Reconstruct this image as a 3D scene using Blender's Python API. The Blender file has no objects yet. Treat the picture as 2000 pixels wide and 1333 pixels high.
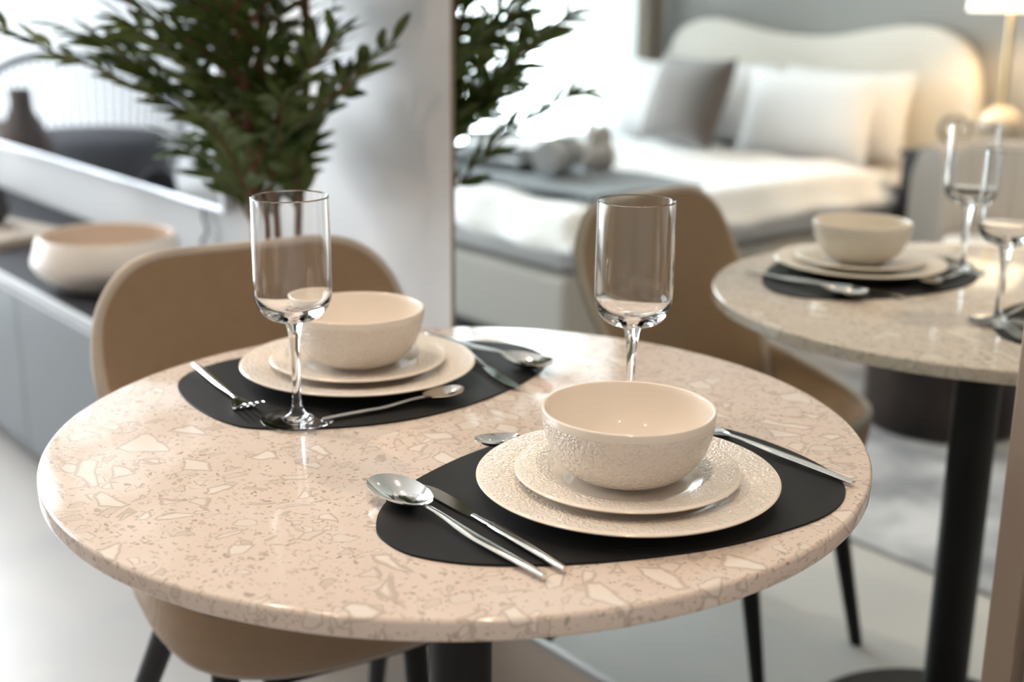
import bpy, bmesh, math, random
from mathutils import Vector, Matrix
random.seed(7)
PI = math.pi
S = bpy.context.scene
C = S.collection

# ------------------------------------------------------------------ camera
# room axes: X towards the window wall, Y from the mirror wall into the room, Z up
cam_d = bpy.data.cameras.new('camera'); cam = bpy.data.objects.new('camera', cam_d); C.objects.link(cam)
_p, _r, _th = 0.27219, 0.00957, -0.88969
_n = Vector((math.sin(_th), -math.cos(_th), 0)); _d = Vector((_n.y, -_n.x, 0))
def _room(v): return Vector((_d.dot(v), _n.dot(v), v.z))
_r0, _w0 = Vector((1, 0, 0)), Vector((0, math.cos(_p), -math.sin(_p)))
_u0 = _r0.cross(_w0)
_R = _room(math.cos(_r) * _r0 + math.sin(_r) * _u0); _U = _room(-math.sin(_r) * _r0 + math.cos(_r) * _u0); _W = _room(_w0)
cam.matrix_world = Matrix(((_R.x, _U.x, -_W.x, -0.970), (_R.y, _U.y, -_W.y, 0.720), (_R.z, _U.z, -_W.z, 1.1744), (0, 0, 0, 1)))
cam_d.sensor_width = 36.0; cam_d.lens = 36.0 * 2486.0 / 2000.0
cam_d.clip_start = 0.05; cam_d.clip_end = 100
cam_d.dof.use_dof = True; cam_d.dof.focus_distance = 1.12; cam_d.dof.aperture_fstop = 3.2; cam_d.dof.aperture_blades = 0
S.camera = cam

# ------------------------------------------------------------------ light and exposure
S.view_settings.view_transform = 'Standard'; S.view_settings.look = 'None'
S.view_settings.exposure = 0.36; S.view_settings.gamma = 1.0; S.view_settings.use_curve_mapping = False
S.cycles.use_denoising = True
S.cycles.max_bounces = 12; S.cycles.diffuse_bounces = 5; S.cycles.glossy_bounces = 8
S.cycles.transmission_bounces = 12; S.cycles.transparent_max_bounces = 16
S.cycles.sample_clamp_indirect = 6.0; S.cycles.blur_glossy = 0.6
w = bpy.data.worlds.new('overcast_sky'); S.world = w; w.use_nodes = True
_bg = w.node_tree.nodes['Background']; _bg.inputs['Color'].default_value = (0.87, 0.945, 1.0, 1); _bg.inputs['Strength'].default_value = 12.0
pl = bpy.data.lights.new('window_portal', 'AREA'); pl.shape = 'RECTANGLE'; pl.size = 3.5; pl.size_y = 2.5
pl.cycles.is_portal = True
plo = bpy.data.objects.new('window_portal', pl); C.objects.link(plo)
plo.location = (3.87, 1.18, 1.25); plo.rotation_euler = (0, PI / 2, 0)
plo.rotation_euler = Matrix(((0, 0, 1), (1, 0, 0), (0, 1, 0))).to_euler()
WARM = (1.0, 0.79, 0.585)
DOWNLIGHTS = [(-0.62, 0.28, 28), (0.42, 0.40, 15), (1.22, -0.06, 34), (-1.9, 0.9, 30), (-0.6, 1.7, 16), (0.9, 1.9, 7), (2.6, 1.6, 14)]
CEIL = 2.55

# ------------------------------------------------------------------ helpers
MATS = {}
def new_mat(name):
    m = bpy.data.materials.new(name); m.use_nodes = True
    b = m.node_tree.nodes['Principled BSDF']; MATS[name] = m
    return m, m.node_tree, b
def mat(name, col, rough=0.5, metal=0.0, spec=0.5, bump=None, var=None, coat=0.0, sheen=0.0, emit=None):
    """bump=(scale, strength, distance); var=(scale, second colour, amount)"""
    m, nt, b = new_mat(name)
    b.inputs['Base Color'].default_value = (*col, 1); b.inputs['Roughness'].default_value = rough
    b.inputs['Metallic'].default_value = metal; b.inputs['Specular IOR Level'].default_value = spec
    b.inputs['Coat Weight'].default_value = coat; b.inputs['Coat Roughness'].default_value = 0.05
    if sheen: b.inputs['Sheen Weight'].default_value = sheen
    if emit:
        b.inputs['Emission Color'].default_value = (*emit[0], 1); b.inputs['Emission Strength'].default_value = emit[1]
    tc = nt.nodes.new('ShaderNodeTexCoord')
    if bump:
        nz = nt.nodes.new('ShaderNodeTexNoise'); nz.inputs['Scale'].default_value = bump[0]; nz.inputs['Detail'].default_value = 4
        nt.links.new(tc.outputs['Object'], nz.inputs['Vector'])
        bp = nt.nodes.new('ShaderNodeBump'); bp.inputs['Strength'].default_value = bump[1]; bp.inputs['Distance'].default_value = bump[2]
        nt.links.new(nz.outputs['Fac'], bp.inputs['Height']); nt.links.new(bp.outputs['Normal'], b.inputs['Normal'])
    if var:
        nz = nt.nodes.new('ShaderNodeTexNoise'); nz.inputs['Scale'].default_value = var[0]; nz.inputs['Detail'].default_value = 5
        nt.links.new(tc.outputs['Object'], nz.inputs['Vector'])
        rp = nt.nodes.new('ShaderNodeMapRange'); rp.inputs['From Min'].default_value = 0.35; rp.inputs['From Max'].default_value = 0.65
        rp.inputs['To Max'].default_value = var[2]; nt.links.new(nz.outputs['Fac'], rp.inputs['Value'])
        mx = nt.nodes.new('ShaderNodeMix'); mx.data_type = 'RGBA'
        mx.inputs['A'].default_value = (*col, 1); mx.inputs['B'].default_value = (*var[1], 1)
        nt.links.new(rp.outputs['Result'], mx.inputs['Factor']); nt.links.new(mx.outputs['Result'], b.inputs['Base Color'])
    return m
def fin(name, bm, smooth=True, angle=40, mats=()):
    me = bpy.data.meshes.new(name)
    bmesh.ops.recalc_face_normals(bm, faces=bm.faces[:])
    bm.to_mesh(me); bm.free()
    if 'flatbox' in me.attributes: me.attributes.remove(me.attributes['flatbox']); angle = min(angle, 12)
    if smooth:
        me.polygons.foreach_set('use_smooth', [True] * len(me.polygons)); me.set_sharp_from_angle(angle=math.radians(angle))
    for m in mats: me.materials.append(MATS[m])
    return me
def obj(name, me, m=None, parent=None, loc=None, rot=None):
    if isinstance(me, bmesh.types.BMesh): me = fin(name, me)
    if m and not me.materials: me.materials.append(MATS[m])
    o = bpy.data.objects.new(name, me); C.objects.link(o)
    if parent: o.parent = parent
    if loc is not None: o.location = loc
    if rot is not None: o.rotation_euler = rot
    return o
def tag(o, label, cat, group=None):
    o['label'] = label; o['category'] = cat
    if group: o['group'] = group
    return o
def thing(name, label, cat, loc=(0, 0, 0), rotz=0.0, group=None):
    o = bpy.data.objects.new(name, None); C.objects.link(o); o.empty_display_size = 0.05
    o.location = loc; o.rotation_euler = (0, 0, rotz)
    return tag(o, label, cat, group)
def struct(name, me, m, label=None, **k):
    o = obj(name, me, m, **k); o['kind'] = 'structure'
    if label: o['label'] = label
    return o
def box(x0, y0, z0, x1, y1, z1, bev=0.0, seg=2, bm=None):
    own = bm is None
    b = bmesh.new()
    r = bmesh.ops.create_cube(b, size=1.0)
    for v in b.verts: v.co = Vector(((x0 + x1) / 2 + v.co.x * (x1 - x0), (y0 + y1) / 2 + v.co.y * (y1 - y0), (z0 + z1) / 2 + v.co.z * (z1 - z0)))
    if bev: bmesh.ops.bevel(b, geom=b.edges[:], offset=bev, segments=seg, profile=0.5, affect='EDGES')
    if own:
        b.faces.layers.int.new('flatbox'); return b
    me = bpy.data.meshes.new('t'); b.to_mesh(me); b.free(); bm.from_mesh(me); bpy.data.meshes.remove(me)
    return bm
def lathe(prof, seg=64, bm=None, matidx=None, closed=False, cx=0, cy=0):
    bm = bm or bmesh.new(); rings = []
    for r, z in prof:
        if r < 1e-6: rings.append([bm.verts.new((cx, cy, z))])
        else: rings.append([bm.verts.new((cx + r * math.cos(2 * PI * i / seg), cy + r * math.sin(2 * PI * i / seg), z)) for i in range(seg)])
    n = len(rings)
    for k in range(n if closed else n - 1):
        a, b = rings[k], rings[(k + 1) % n]
        for i in range(seg):
            j = (i + 1) % seg
            if len(a) == 1 and len(b) == 1: continue
            if len(a) == 1: f = bm.faces.new((a[0], b[i], b[j]))
            elif len(b) == 1: f = bm.faces.new((a[i], a[j], b[0]))
            else: f = bm.faces.new((a[i], a[j], b[j], b[i]))
            if matidx: f.material_index = matidx[k]
    return bm
def tube(path, rad, seg=10, bm=None, flat=None, up=Vector((0, 0, 1))):
    """sweep; rad per point; flat=(a,b) per-point scale of the section sideways / upwards"""
    bm = bm or bmesh.new(); P = [Vector(p) for p in path]; n = len(P); rings = []
    if not hasattr(rad, '__len__'): rad = [rad] * n
    last = None
    for i in range(n):
        t = (P[min(i + 1, n - 1)] - P[max(i - 1, 0)]).normalized()
        s = t.cross(up)
        if s.length < 1e-3: s = t.cross(Vector((1, 0, 0)))
        s.normalize()
        if last is not None and s.dot(last) < 0: s = -s
        last = s; u = s.cross(t).normalized()
        fa, fb = flat[i] if flat else (1, 1)
        rings.append([bm.verts.new(P[i] + rad[i] * (fa * math.cos(2 * PI * k / seg) * s + fb * math.sin(2 * PI * k / seg) * u)) for k in range(seg)])
    for a, b in zip(rings, rings[1:]):
        for k in range(seg): bm.faces.new((a[k], a[(k + 1) % seg], b[(k + 1) % seg], b[k]))
    bm.faces.new(rings[0]); bm.faces.new(rings[-1])
    return bm
def loop_tube(path, rad, seg=8, bm=None, up=Vector((0, 0, 1))):
    bm = bm or bmesh.new(); P = [Vector(p) for p in path]; n = len(P); rings = []; last = None
    for i in range(n):
        t = (P[(i + 1) % n] - P[i - 1]).normalized(); s = t.cross(up)
        if s.length < 1e-3: s = last or t.cross(Vector((1, 0, 0)))
        s.normalize()
        if last is not None and s.dot(last) < 0: s = -s
        last = s; u = s.cross(t).normalized()
        rings.append([bm.verts.new(P[i] + rad * (math.cos(2 * PI * k / seg) * s + math.sin(2 * PI * k / seg) * u)) for k in range(seg)])
    for i in range(n):
        a, b = rings[i], rings[(i + 1) % n]
        for k in range(seg): bm.faces.new((a[k], a[(k + 1) % seg], b[(k + 1) % seg], b[k]))
    return bm
def grid(fn, nu, nv, bm=None, wrap=False):
    bm = bm or bmesh.new()
    V = [[bm.verts.new(fn(i / (nu if wrap else nu - 1), j / (nv - 1))) for j in range(nv)] for i in range(nu)]
    for i in range(nu if wrap else nu - 1):
        for j in range(nv - 1):
            a = V[(i + 1) % nu]
            bm.faces.new((V[i][j], a[j], a[j + 1], V[i][j + 1]))
    return bm
def spline(P, n, closed=True):
    P = [Vector(p) for p in P]; N = len(P); out = []
    for i in range(N if closed else N - 1):
        p0, p1, p2, p3 = (P[(i - 1) % N], P[i], P[(i + 1) % N], P[(i + 2) % N]) if closed else (P[max(i - 1, 0)], P[i], P[i + 1], P[min(i + 2, N - 1)])
        for k in range(n):
            t = k / n
            out.append(0.5 * ((2 * p1) + (-p0 + p2) * t + (2 * p0 - 5 * p1 + 4 * p2 - p3) * t * t + (-p0 + 3 * p1 - 3 * p2 + p3) * t ** 3))
    if not closed: out.append(P[-1])
    return out
def plate_poly(pts, z0, z1, bev=0.0005):
    bm = bmesh.new(); vs = [bm.verts.new((p[0], p[1], z0)) for p in pts]
    f = bm.faces.new(vs); r = bmesh.ops.extrude_face_region(bm, geom=[f])
    for v in [g for g in r['geom'] if isinstance(g, bmesh.types.BMVert)]: v.co.z = z1
    return bm
def dup(root, loc, rotz, label, group=None):
    r = root.copy(); C.objects.link(r); r.location = loc; r.rotation_euler = (0, 0, rotz); r['label'] = label
    if group: r['group'] = group
    for ch in list(root.children):
        c = ch.copy(); C.objects.link(c); c.parent = r
        for g in ch.children:
            d = g.copy(); C.objects.link(d); d.parent = c
    return r
def smoothstep(a, b, x):
    t = max(0.0, min(1.0, (x - a) / (b - a))); return t * t * (3 - 2 * t)

# ------------------------------------------------------------------ materials
def terrazzo():
    m, nt, b = new_mat('terrazzo'); N, L = nt.nodes, nt.links
    tc = N.new('ShaderNodeTexCoord')
    wn = N.new('ShaderNodeTexNoise'); wn.inputs['Scale'].default_value = 35; wn.inputs['Detail'].default_value = 3
    L.new(tc.outputs['Object'], wn.inputs['Vector'])
    sb = N.new('ShaderNodeVectorMath'); sb.operation = 'SUBTRACT'; sb.inputs[1].default_value = (.5, .5, .5); L.new(wn.outputs['Color'], sb.inputs[0])
    sc = N.new('ShaderNodeVectorMath'); sc.operation = 'SCALE'; sc.inputs['Scale'].default_value = 0.012; L.new(sb.outputs[0], sc.inputs[0])
    ad = N.new('ShaderNodeVectorMath'); ad.operation = 'ADD'; L.new(tc.outputs['Object'], ad.inputs[0]); L.new(sc.outputs[0], ad.inputs[1])
    bn = N.new('ShaderNodeTexNoise'); bn.inputs['Scale'].default_value = 14; bn.inputs['Detail'].default_value = 6; L.new(tc.outputs['Object'], bn.inputs['Vector'])
    mx = N.new('ShaderNodeMix'); mx.data_type = 'RGBA'; mx.inputs['A'].default_value = (0.70, 0.583, 0.508, 1); mx.inputs['B'].default_value = (0.77, 0.675, 0.608, 1)
    L.new(bn.outputs['Fac'], mx.inputs['Factor']); cur = mx.outputs['Result']
    def math_(op, a, bb, clamp=False):
        q = N.new('ShaderNodeMath'); q.operation = op; q.use_clamp = clamp
        for i, s in enumerate((a, bb)):
            if isinstance(s, (int, float)): q.inputs[i].default_value = s
            else: L.new(s, q.inputs[i])
        return q.outputs[0]
    def layer(cur, scale, stretch, prob, t0, t1, ca, cb, ring, ringcol, rot, soft):
        mp = N.new('ShaderNodeMapping'); mp.inputs['Scale'].default_value = stretch; mp.inputs['Rotation'].default_value = (0.3, 0.5, rot); mp.inputs['Location'].default_value = (rot * 3.1, rot, 0.37)
        L.new(ad.outputs[0], mp.inputs['Vector'])
        ve = N.new('ShaderNodeTexVoronoi'); ve.feature = 'DISTANCE_TO_EDGE'; ve.inputs['Scale'].default_value = scale
        vf = N.new('ShaderNodeTexVoronoi'); vf.feature = 'F1'; vf.inputs['Scale'].default_value = scale
        L.new(mp.outputs[0], ve.inputs['Vector']); L.new(mp.outputs[0], vf.inputs['Vector'])
        sp = N.new('ShaderNodeSeparateColor'); L.new(vf.outputs['Color'], sp.inputs[0])
        ex = math_('LESS_THAN', sp.outputs[0], prob)
        thr = math_('ADD', math_('MULTIPLY', sp.outputs[1], t1 - t0), t0)
        dd = math_('SUBTRACT', ve.outputs['Distance'], thr)
        outer = math_('MULTIPLY', math_('MULTIPLY', dd, 1 / soft, True), ex)
        inner = math_('MULTIPLY', math_('MULTIPLY', math_('SUBTRACT', dd, ring), 1 / max(ring, .02), True), ex)
        cc = N.new('ShaderNodeMix'); cc.data_type = 'RGBA'; cc.inputs['A'].default_value = (*ca, 1); cc.inputs['B'].default_value = (*cb, 1); L.new(sp.outputs[2], cc.inputs['Factor'])
        c2 = N.new('ShaderNodeMix'); c2.data_type = 'RGBA'; c2.inputs['A'].default_value = (*ringcol, 1); L.new(cc.outputs['Result'], c2.inputs['B']); L.new(inner, c2.inputs['Factor'])
        mm = N.new('ShaderNodeMix'); mm.data_type = 'RGBA'; L.new(cur, mm.inputs['A']); L.new(c2.outputs['Result'], mm.inputs['B'])
        fo = math_('MULTIPLY', outer, 0.92); L.new(fo, mm.inputs['Factor'])
        return mm.outputs['Result']
    cur = layer(cur, 330, (1, .7, 1), .24, .10, .30, (.34, .28, .225), (.62, .51, .42), .02, (.36, .30, .24), 0.4, .03)
    cur = layer(cur, 150, (.8, 1.4, 1), .30, .10, .34, (.40, .345, .295), (.70, .58, .49), .02, (.40, .335, .28), 1.9, .02)
    cur = layer(cur, 66, (1, .75, 1), .36, .07, .30, (.78, .70, .635), (.60, .51, .44), .035, (.48, .40, .34), 2.7, .014)
    cur = layer(cur, 40, (1.2, .8, 1), .34, .08, .30, (.81, .74, .68), (.70, .61, .54), .05, (.54, .455, .39), 4.1, .012)
    cur = layer(cur, 25, (.8, 1.2, 1), .42, .10, .30, (.83, .765, .71), (.79, .71, .645), .045, (.555, .47, .405), 0.9, .010)
    L.new(cur, b.inputs['Base Color']); b.inputs['Roughness'].default_value = 0.09; b.inputs['Specular IOR Level'].default_value = 0.6
terrazzo()
def porcelain(name, emb):
    m, nt, b = new_mat(name); N, L = nt.nodes, nt.links
    b.inputs['Base Color'].default_value = (0.87, 0.79, 0.70, 1); b.inputs['Roughness'].default_value = 0.10
    b.inputs['Subsurface Weight'].default_value = 0.0
    if emb:
        tc = N.new('ShaderNodeTexCoord')
        wn = N.new('ShaderNodeTexNoise'); wn.inputs['Scale'].default_value = 60; L.new(tc.outputs['Object'], wn.inputs['Vector'])
        mxv = N.new('ShaderNodeMix'); mxv.data_type = 'VECTOR'; mxv.inputs['Factor'].default_value = 0.012; L.new(tc.outputs['Object'], mxv.inputs['A']); L.new(wn.outputs['Color'], mxv.inputs['B'])
        vo = N.new('ShaderNodeTexVoronoi'); vo.feature = 'SMOOTH_F1'; vo.inputs['Scale'].default_value = 330; vo.inputs['Smoothness'].default_value = 0.4
        L.new(mxv.outputs['Result'], vo.inputs['Vector'])
        n2 = N.new('ShaderNodeTexNoise'); n2.inputs['Scale'].default_value = 420; n2.inputs['Detail'].default_value = 2; L.new(tc.outputs['Object'], n2.inputs['Vector'])
        ad = N.new('ShaderNodeMath'); ad.operation = 'ADD'; L.new(vo.outputs['Distance'], ad.inputs[0]); L.new(n2.outputs['Fac'], ad.inputs[1])
        bp = N.new('ShaderNodeBump'); bp.inputs['Strength'].default_value = 1.0; bp.inputs['Distance'].default_value = 0.0017; bp.invert = True
        L.new(ad.outputs[0], bp.inputs['Height']); L.new(bp.outputs['Normal'], b.inputs['Normal'])
porcelain('porcelain', False); porcelain('porcelain_embossed', True)
def weave(name, ca, cb, scale=900, strength=0.6):
    m, nt, b = new_mat(name); N, L = nt.nodes, nt.links
    tc = N.new('ShaderNodeTexCoord'); ws = []
    for ax in ('Y', 'Z'):
        wv = N.new('ShaderNodeTexWave'); wv.wave_type = 'BANDS'; wv.bands_direction = ax; wv.inputs['Scale'].default_value = scale; wv.inputs['Distortion'].default_value = 0.5
        L.new(tc.outputs['Object'], wv.inputs['Vector']); ws.append(wv.outputs['Fac'])
    a = N.new('ShaderNodeMath'); a.operation = 'ADD'; L.new(ws[0], a.inputs[0]); L.new(ws[1], a.inputs[1])
    nz = N.new('ShaderNodeTexNoise'); nz.inputs['Scale'].default_value = 45; nz.inputs['Detail'].default_value = 6; L.new(tc.outputs['Object'], nz.inputs['Vector'])
    a2 = N.new('ShaderNodeMath'); a2.operation = 'ADD'; L.new(a.outputs[0], a2.inputs[0]); L.new(nz.outputs['Fac'], a2.inputs[1])
    mr = N.new('ShaderNodeMapRange'); mr.inputs['From Max'].default_value = 3; L.new(a2.outputs[0], mr.inputs['Value'])
    mx = N.new('ShaderNodeMix'); mx.data_type = 'RGBA'; mx.inputs['A'].default_value = (*ca, 1); mx.inputs['B'].default_value = (*cb, 1)
    L.new(mr.outputs['Result'], mx.inputs['Factor']); L.new(mx.outputs['Result'], b.inputs['Base Color'])
    bp = N.new('ShaderNodeBump'); bp.inputs['Strength'].default_value = strength; bp.inputs['Distance'].default_value = 0.0008
    L.new(a2.outputs[0], bp.inputs['Height']); L.new(bp.outputs['Normal'], b.inputs['Normal'])
    b.inputs['Roughness'].default_value = 0.85; b.inputs['Specular IOR Level'].default_value = 0.25; b.inputs['Sheen Weight'].default_value = 0.15
weave('tan_fabric', (0.245, 0.160, 0.096), (0.42, 0.295, 0.192), 125)
weave('tan_piping_lit', (0.40, 0.34, 0.285), (0.58, 0.51, 0.44), 160)  # paler than the fabric: the lit edge highlight is put into the piping colour
def glass(name, ior=1.5, rough=0.0, col=(1, 1, 1)):
    m, nt, b = new_mat(name)
    b.inputs['Base Color'].default_value = (*col, 1); b.inputs['Roughness'].default_value = rough
    b.inputs['Transmission Weight'].default_value = 1.0; b.inputs['IOR'].default_value = ior
glass('clear_glass', 1.50)
def pane(name):
    m, nt, b = new_mat(name); N, L = nt.nodes, nt.links
    t = N.new('ShaderNodeBsdfTransparent'); g = N.new('ShaderNodeBsdfGlossy'); g.inputs['Roughness'].default_value = 0.0
    f = N.new('ShaderNodeFresnel'); f.inputs['IOR'].default_value = 1.45; mx = N.new('ShaderNodeMixShader')
    L.new(f.outputs[0], mx.inputs[0]); L.new(t.outputs[0], mx.inputs[1]); L.new(g.outputs[0], mx.inputs[2]); L.new(mx.outputs[0], N['Material Output'].inputs['Surface'])
pane('window_glass')
def sheer(name, col):
    m, nt, b = new_mat(name); N, L = nt.nodes, nt.links
    t = N.new('ShaderNodeBsdfTransparent'); tl = N.new('ShaderNodeBsdfTranslucent'); d = N.new('ShaderNodeBsdfDiffuse')
    tl.inputs['Color'].default_value = (*col, 1); d.inputs['Color'].default_value = (*col, 1)
    m1 = N.new('ShaderNodeMixShader'); m1.inputs[0].default_value = 0.5; L.new(tl.outputs[0], m1.inputs[1]); L.new(d.outputs[0], m1.inputs[2])
    m2 = N.new('ShaderNodeMixShader'); m2.inputs[0].default_value = 0.7; L.new(t.outputs[0], m2.inputs[1]); L.new(m1.outputs[0], m2.inputs[2])
    L.new(m2.outputs[0], N['Material Output'].inputs['Surface'])
sheer('sheer_voile', (0.92, 0.94, 0.95))
m, nt, b = new_mat('mirror_silver'); b.inputs['Base Color'].default_value = (0.80, 0.845, 0.82, 1); b.inputs['Metallic'].default_value = 1; b.inputs['Roughness'].default_value = 0.0
m, nt, b = new_mat('steel'); b.inputs['Base Color'].default_value = (0.78, 0.76, 0.73, 1); b.inputs['Metallic'].default_value = 1; b.inputs['Roughness'].default_value = 0.10
mat('mat_leather', (0.009, 0.009, 0.0095), 0.55, spec=0.25, bump=(900, .25, .0006))
mat('mat_leather_edge', (0.012, 0.011, 0.010), 0.8)
mat('black_metal', (0.006, 0.006, 0.0065), 0.45, spec=.3, bump=(1200, .08, .0003))
mat('black_leg', (0.006, 0.006, 0.007), 0.45, spec=.3)
mat('floor_tile', (0.50, 0.49, 0.478), 0.34, spec=.35, var=(1.3, (0.46, 0.45, 0.438), 1.0))
mat('wall_paint', (0.66, 0.655, 0.645), 0.6, bump=(160, .06, .001))
mat('column_paint', (0.70, 0.70, 0.70), 0.42, bump=(130, .08, .001))
mat('beige_panel', (0.58, 0.51, 0.445), 0.5, var=(3, (0.55, 0.48, 0.42), .6))
mat('headboard_wall', (0.30, 0.295, 0.285), 0.6, var=(2.5, (0.33, 0.32, 0.31), .7))
mat('ceiling_paint', (0.78, 0.77, 0.75), 0.7)
mat('bronze_trim', (0.34, 0.27, 0.215), 0.42, metal=0.4)
mat('aluminium', (0.42, 0.42, 0.42), 0.45, metal=.7)
mat('skirting', (0.42, 0.345, 0.285), 0.45)
mat('console_grey', (0.135, 0.147, 0.156), 0.45, spec=.3)
mat('console_top', (0.035, 0.035, 0.04), 0.6, spec=0.08)
mat('console_edge', (0.50, 0.52, 0.54), 0.45)
mat('tv_screen', (0.012, 0.013, 0.015), 0.02, spec=0.12)
mat('tv_bezel', (0.45, 0.46, 0.48), 0.3, metal=0.8)
mat('white_ceramic', (0.74, 0.68, 0.62), 0.45)
mat('white_ceramic_inside', (0.66, 0.54, 0.44), 0.55)
mat('brown_vase', (0.10, 0.062, 0.042), 0.6, var=(9, (0.065, 0.042, 0.03), .8))
mat('book_cover', (0.52, 0.44, 0.36), 0.6); mat('book_pages', (0.75, 0.71, 0.65), 0.8)
mat('dark_stone', (0.045, 0.045, 0.05), 0.4)
mat('bark', (0.20, 0.085, 0.04), 0.75, bump=(90, .6, .004), var=(40, (0.11, 0.045, 0.022), 1))
mat('leaf_dark', (0.050, 0.098, 0.020), 0.45, spec=0.3, var=(9, (0.125, 0.155, 0.038), .9))
mat('pot_grey', (0.50, 0.47, 0.44), 0.6, bump=(50, .2, .003)); mat('soil', (0.03, 0.02, 0.014), 0.95, bump=(80, .8, .01))
mat('bed_linen', (0.88, 0.88, 0.89), 0.8, bump=(14, .25, .015)); mat('bed_mattress', (0.62, 0.61, 0.62), 0.8, bump=(300, .2, .001))
mat('bed_base', (0.47, 0.44, 0.40), 0.75, bump=(400, .25, .001)); mat('headboard_fabric', (0.78, 0.74, 0.67), 0.8, bump=(300, .2, .001))
mat('bed_plinth', (0.02, 0.018, 0.017), 0.6)
mat('pillow_white', (0.89, 0.89, 0.90), 0.85, bump=(11, .3, .02))
mat('velvet_taupe', (0.115, 0.098, 0.088), 0.7, sheen=0.5, var=(4, (0.085, 0.058, 0.046), .9))
mat('throw_grey', (0.21, 0.23, 0.25), 0.85, bump=(120, .5, .004)); mat('plush_grey', (0.46, 0.46, 0.47), 0.95, bump=(60, 1, .02), sheen=.5)
mat('plush_beige', (0.52, 0.47, 0.43), 0.95, bump=(60, 1, .02), sheen=.5)
mat('tray_dark', (0.03, 0.026, 0.025), 0.35); mat('charcoal', (0.028, 0.030, 0.036), 0.45)
mat('brass', (0.70, 0.50, 0.28), 0.28, metal=1.0); mat('lamp_shade', (0.9, 0.82, 0.7), 0.7, emit=((1.0, 0.80, 0.58), 2.2))
mat('alabaster', (0.78, 0.66, 0.52), 0.4, var=(20, (0.85, 0.78, 0.68), .7))
mat('armchair_fabric', (0.76, 0.70, 0.65), 0.85, bump=(250, .3, .002))
mat('drum_stone', (0.010, 0.008, 0.008), 0.35, spec=.3, var=(6, (0.045, 0.030, 0.026), .9))
mat('rug_pile', (0.60, 0.605, 0.63), 0.95, bump=(220, .7, .006), var=(5.0, (0.22, 0.225, 0.25), .9))
mat('drape', (0.33, 0.28, 0.24), 0.85, bump=(300, .3, .001)); mat('window_frame', (0.30, 0.31, 0.32), 0.4, metal=.4)
mat('balcony_floor', (0.55, 0.53, 0.50), 0.7); mat('rope_grey', (0.13, 0.135, 0.14), 0.6); mat('outdoor_cushion', (0.12, 0.12, 0.13), 0.9, bump=(90, .4, .004))
mat('planter_grey', (0.036, 0.042, 0.042), 0.8, spec=.1); mat('shrub_leaf', (0.020, 0.045, 0.018), 0.6, spec=.15, var=(6, (0.012, 0.028, 0.010), .9))
mat('fixture_white', (0.8, 0.8, 0.78), 0.5); mat('lamp_disc', (1, 1, 1), 0.5, emit=((1.0, 0.66, 0.36), 60.0))
mat('cable', (0.12, 0.12, 0.13), 0.5)

# ------------------------------------------------------------------ room shell
MY = -0.481      # mirror plane
TVY = -0.66      # television wall
WX = 3.72        # window wall
HY = 3.02        # headboard wall
BX = -3.2        # wall behind the camera
struct('floor', box(BX - .1, -.9, -.06, WX + .1, HY + .1, 0), 'floor_tile')
struct('ceiling', box(BX - .1, -.9, CEIL, WX + .1, HY + .1, CEIL + .1), 'ceiling_paint')
struct('wall_television', box(1.08, TVY - .1, 0, WX + .1, TVY, CEIL), 'wall_paint')
struct('wall_column', box(.668, -.76, 0, 1.08, MY + .001, CEIL, .004), 'column_paint')
struct('wall_mirror_side', box(BX, -.76, 0, -.372, MY - .006, CEIL), 'beige_panel')
struct('wall_mirror_back', box(-.372, -.76, 0, .668, -.50, CEIL), 'wall_paint')
struct('wall_headboard', box(BX, HY, 0, WX + .1, HY + .1, CEIL), 'headboard_wall')
struct('wall_behind', box(BX - .1, -.76, 0, BX, HY, CEIL), 'wall_paint')
struct('baseboard_mirror', box(-.372, -.50, 0, .668, MY + .004, .150, .002), 'skirting')
struct('baseboard_television', box(1.08, TVY, 0, WX, TVY + .012, .07, .003), 'wall_paint')
# window wall: lintel, frame and three tall panes
struct('wall_window', box(WX, TVY, 2.42, WX + .12, HY, CEIL), 'wall_paint')
win = bpy.data.objects.new('window_1', None); C.objects.link(win); win['kind'] = 'structure'; win['label'] = 'full-height window with slim grey frames at the end of the room'
obj('sill', box(WX, TVY, 0, WX + .12, HY, .05, .004), 'window_frame', win)
obj('head_rail', box(WX + .02, TVY, 2.36, WX + .10, HY, 2.42, .004), 'window_frame', win)
_my = (-.635, .62, 1.62, 2.995)
for y in _my: obj('mullion', box(WX + .02, y - .022, .05, WX + .10, y + .022, 2.36, .004), 'window_frame', win)
for a, b_ in zip(_my, _my[1:]): obj('pane', box(WX + .055, a + .022, .05, WX + .063, b_ - .022, 2.36), 'window_glass', win)
struct('balcony_floor', box(WX + .12, -2.6, -.08, 6.2, 4.6, -.02), 'balcony_floor', 'pale balcony floor outside the window')

# wall mirror
mir = thing('wall_mirror', 'tall wall mirror reflecting the bed and the dining table', 'mirror', (.1705, MY, .155))
obj('mirror_glass', box(-.4925, -.006, .004, .4935, 0, 2.33), 'mirror_silver', mir)
obj('bottom_track', box(-.4985, -.012, -.006, .4965, .006, .006, .001), 'aluminium', mir)
obj('edge_trim', box(.4935, -.012, .006, .4975, .003, 2.33, .0005), 'bronze_trim', mir)
obj('side_frame', box(-.532, -.014, .006, -.4985, .016, 2.33, .002), 'bronze_trim', mir)
mir.children[0]['label'] = 'silvered mirror glass'

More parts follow.
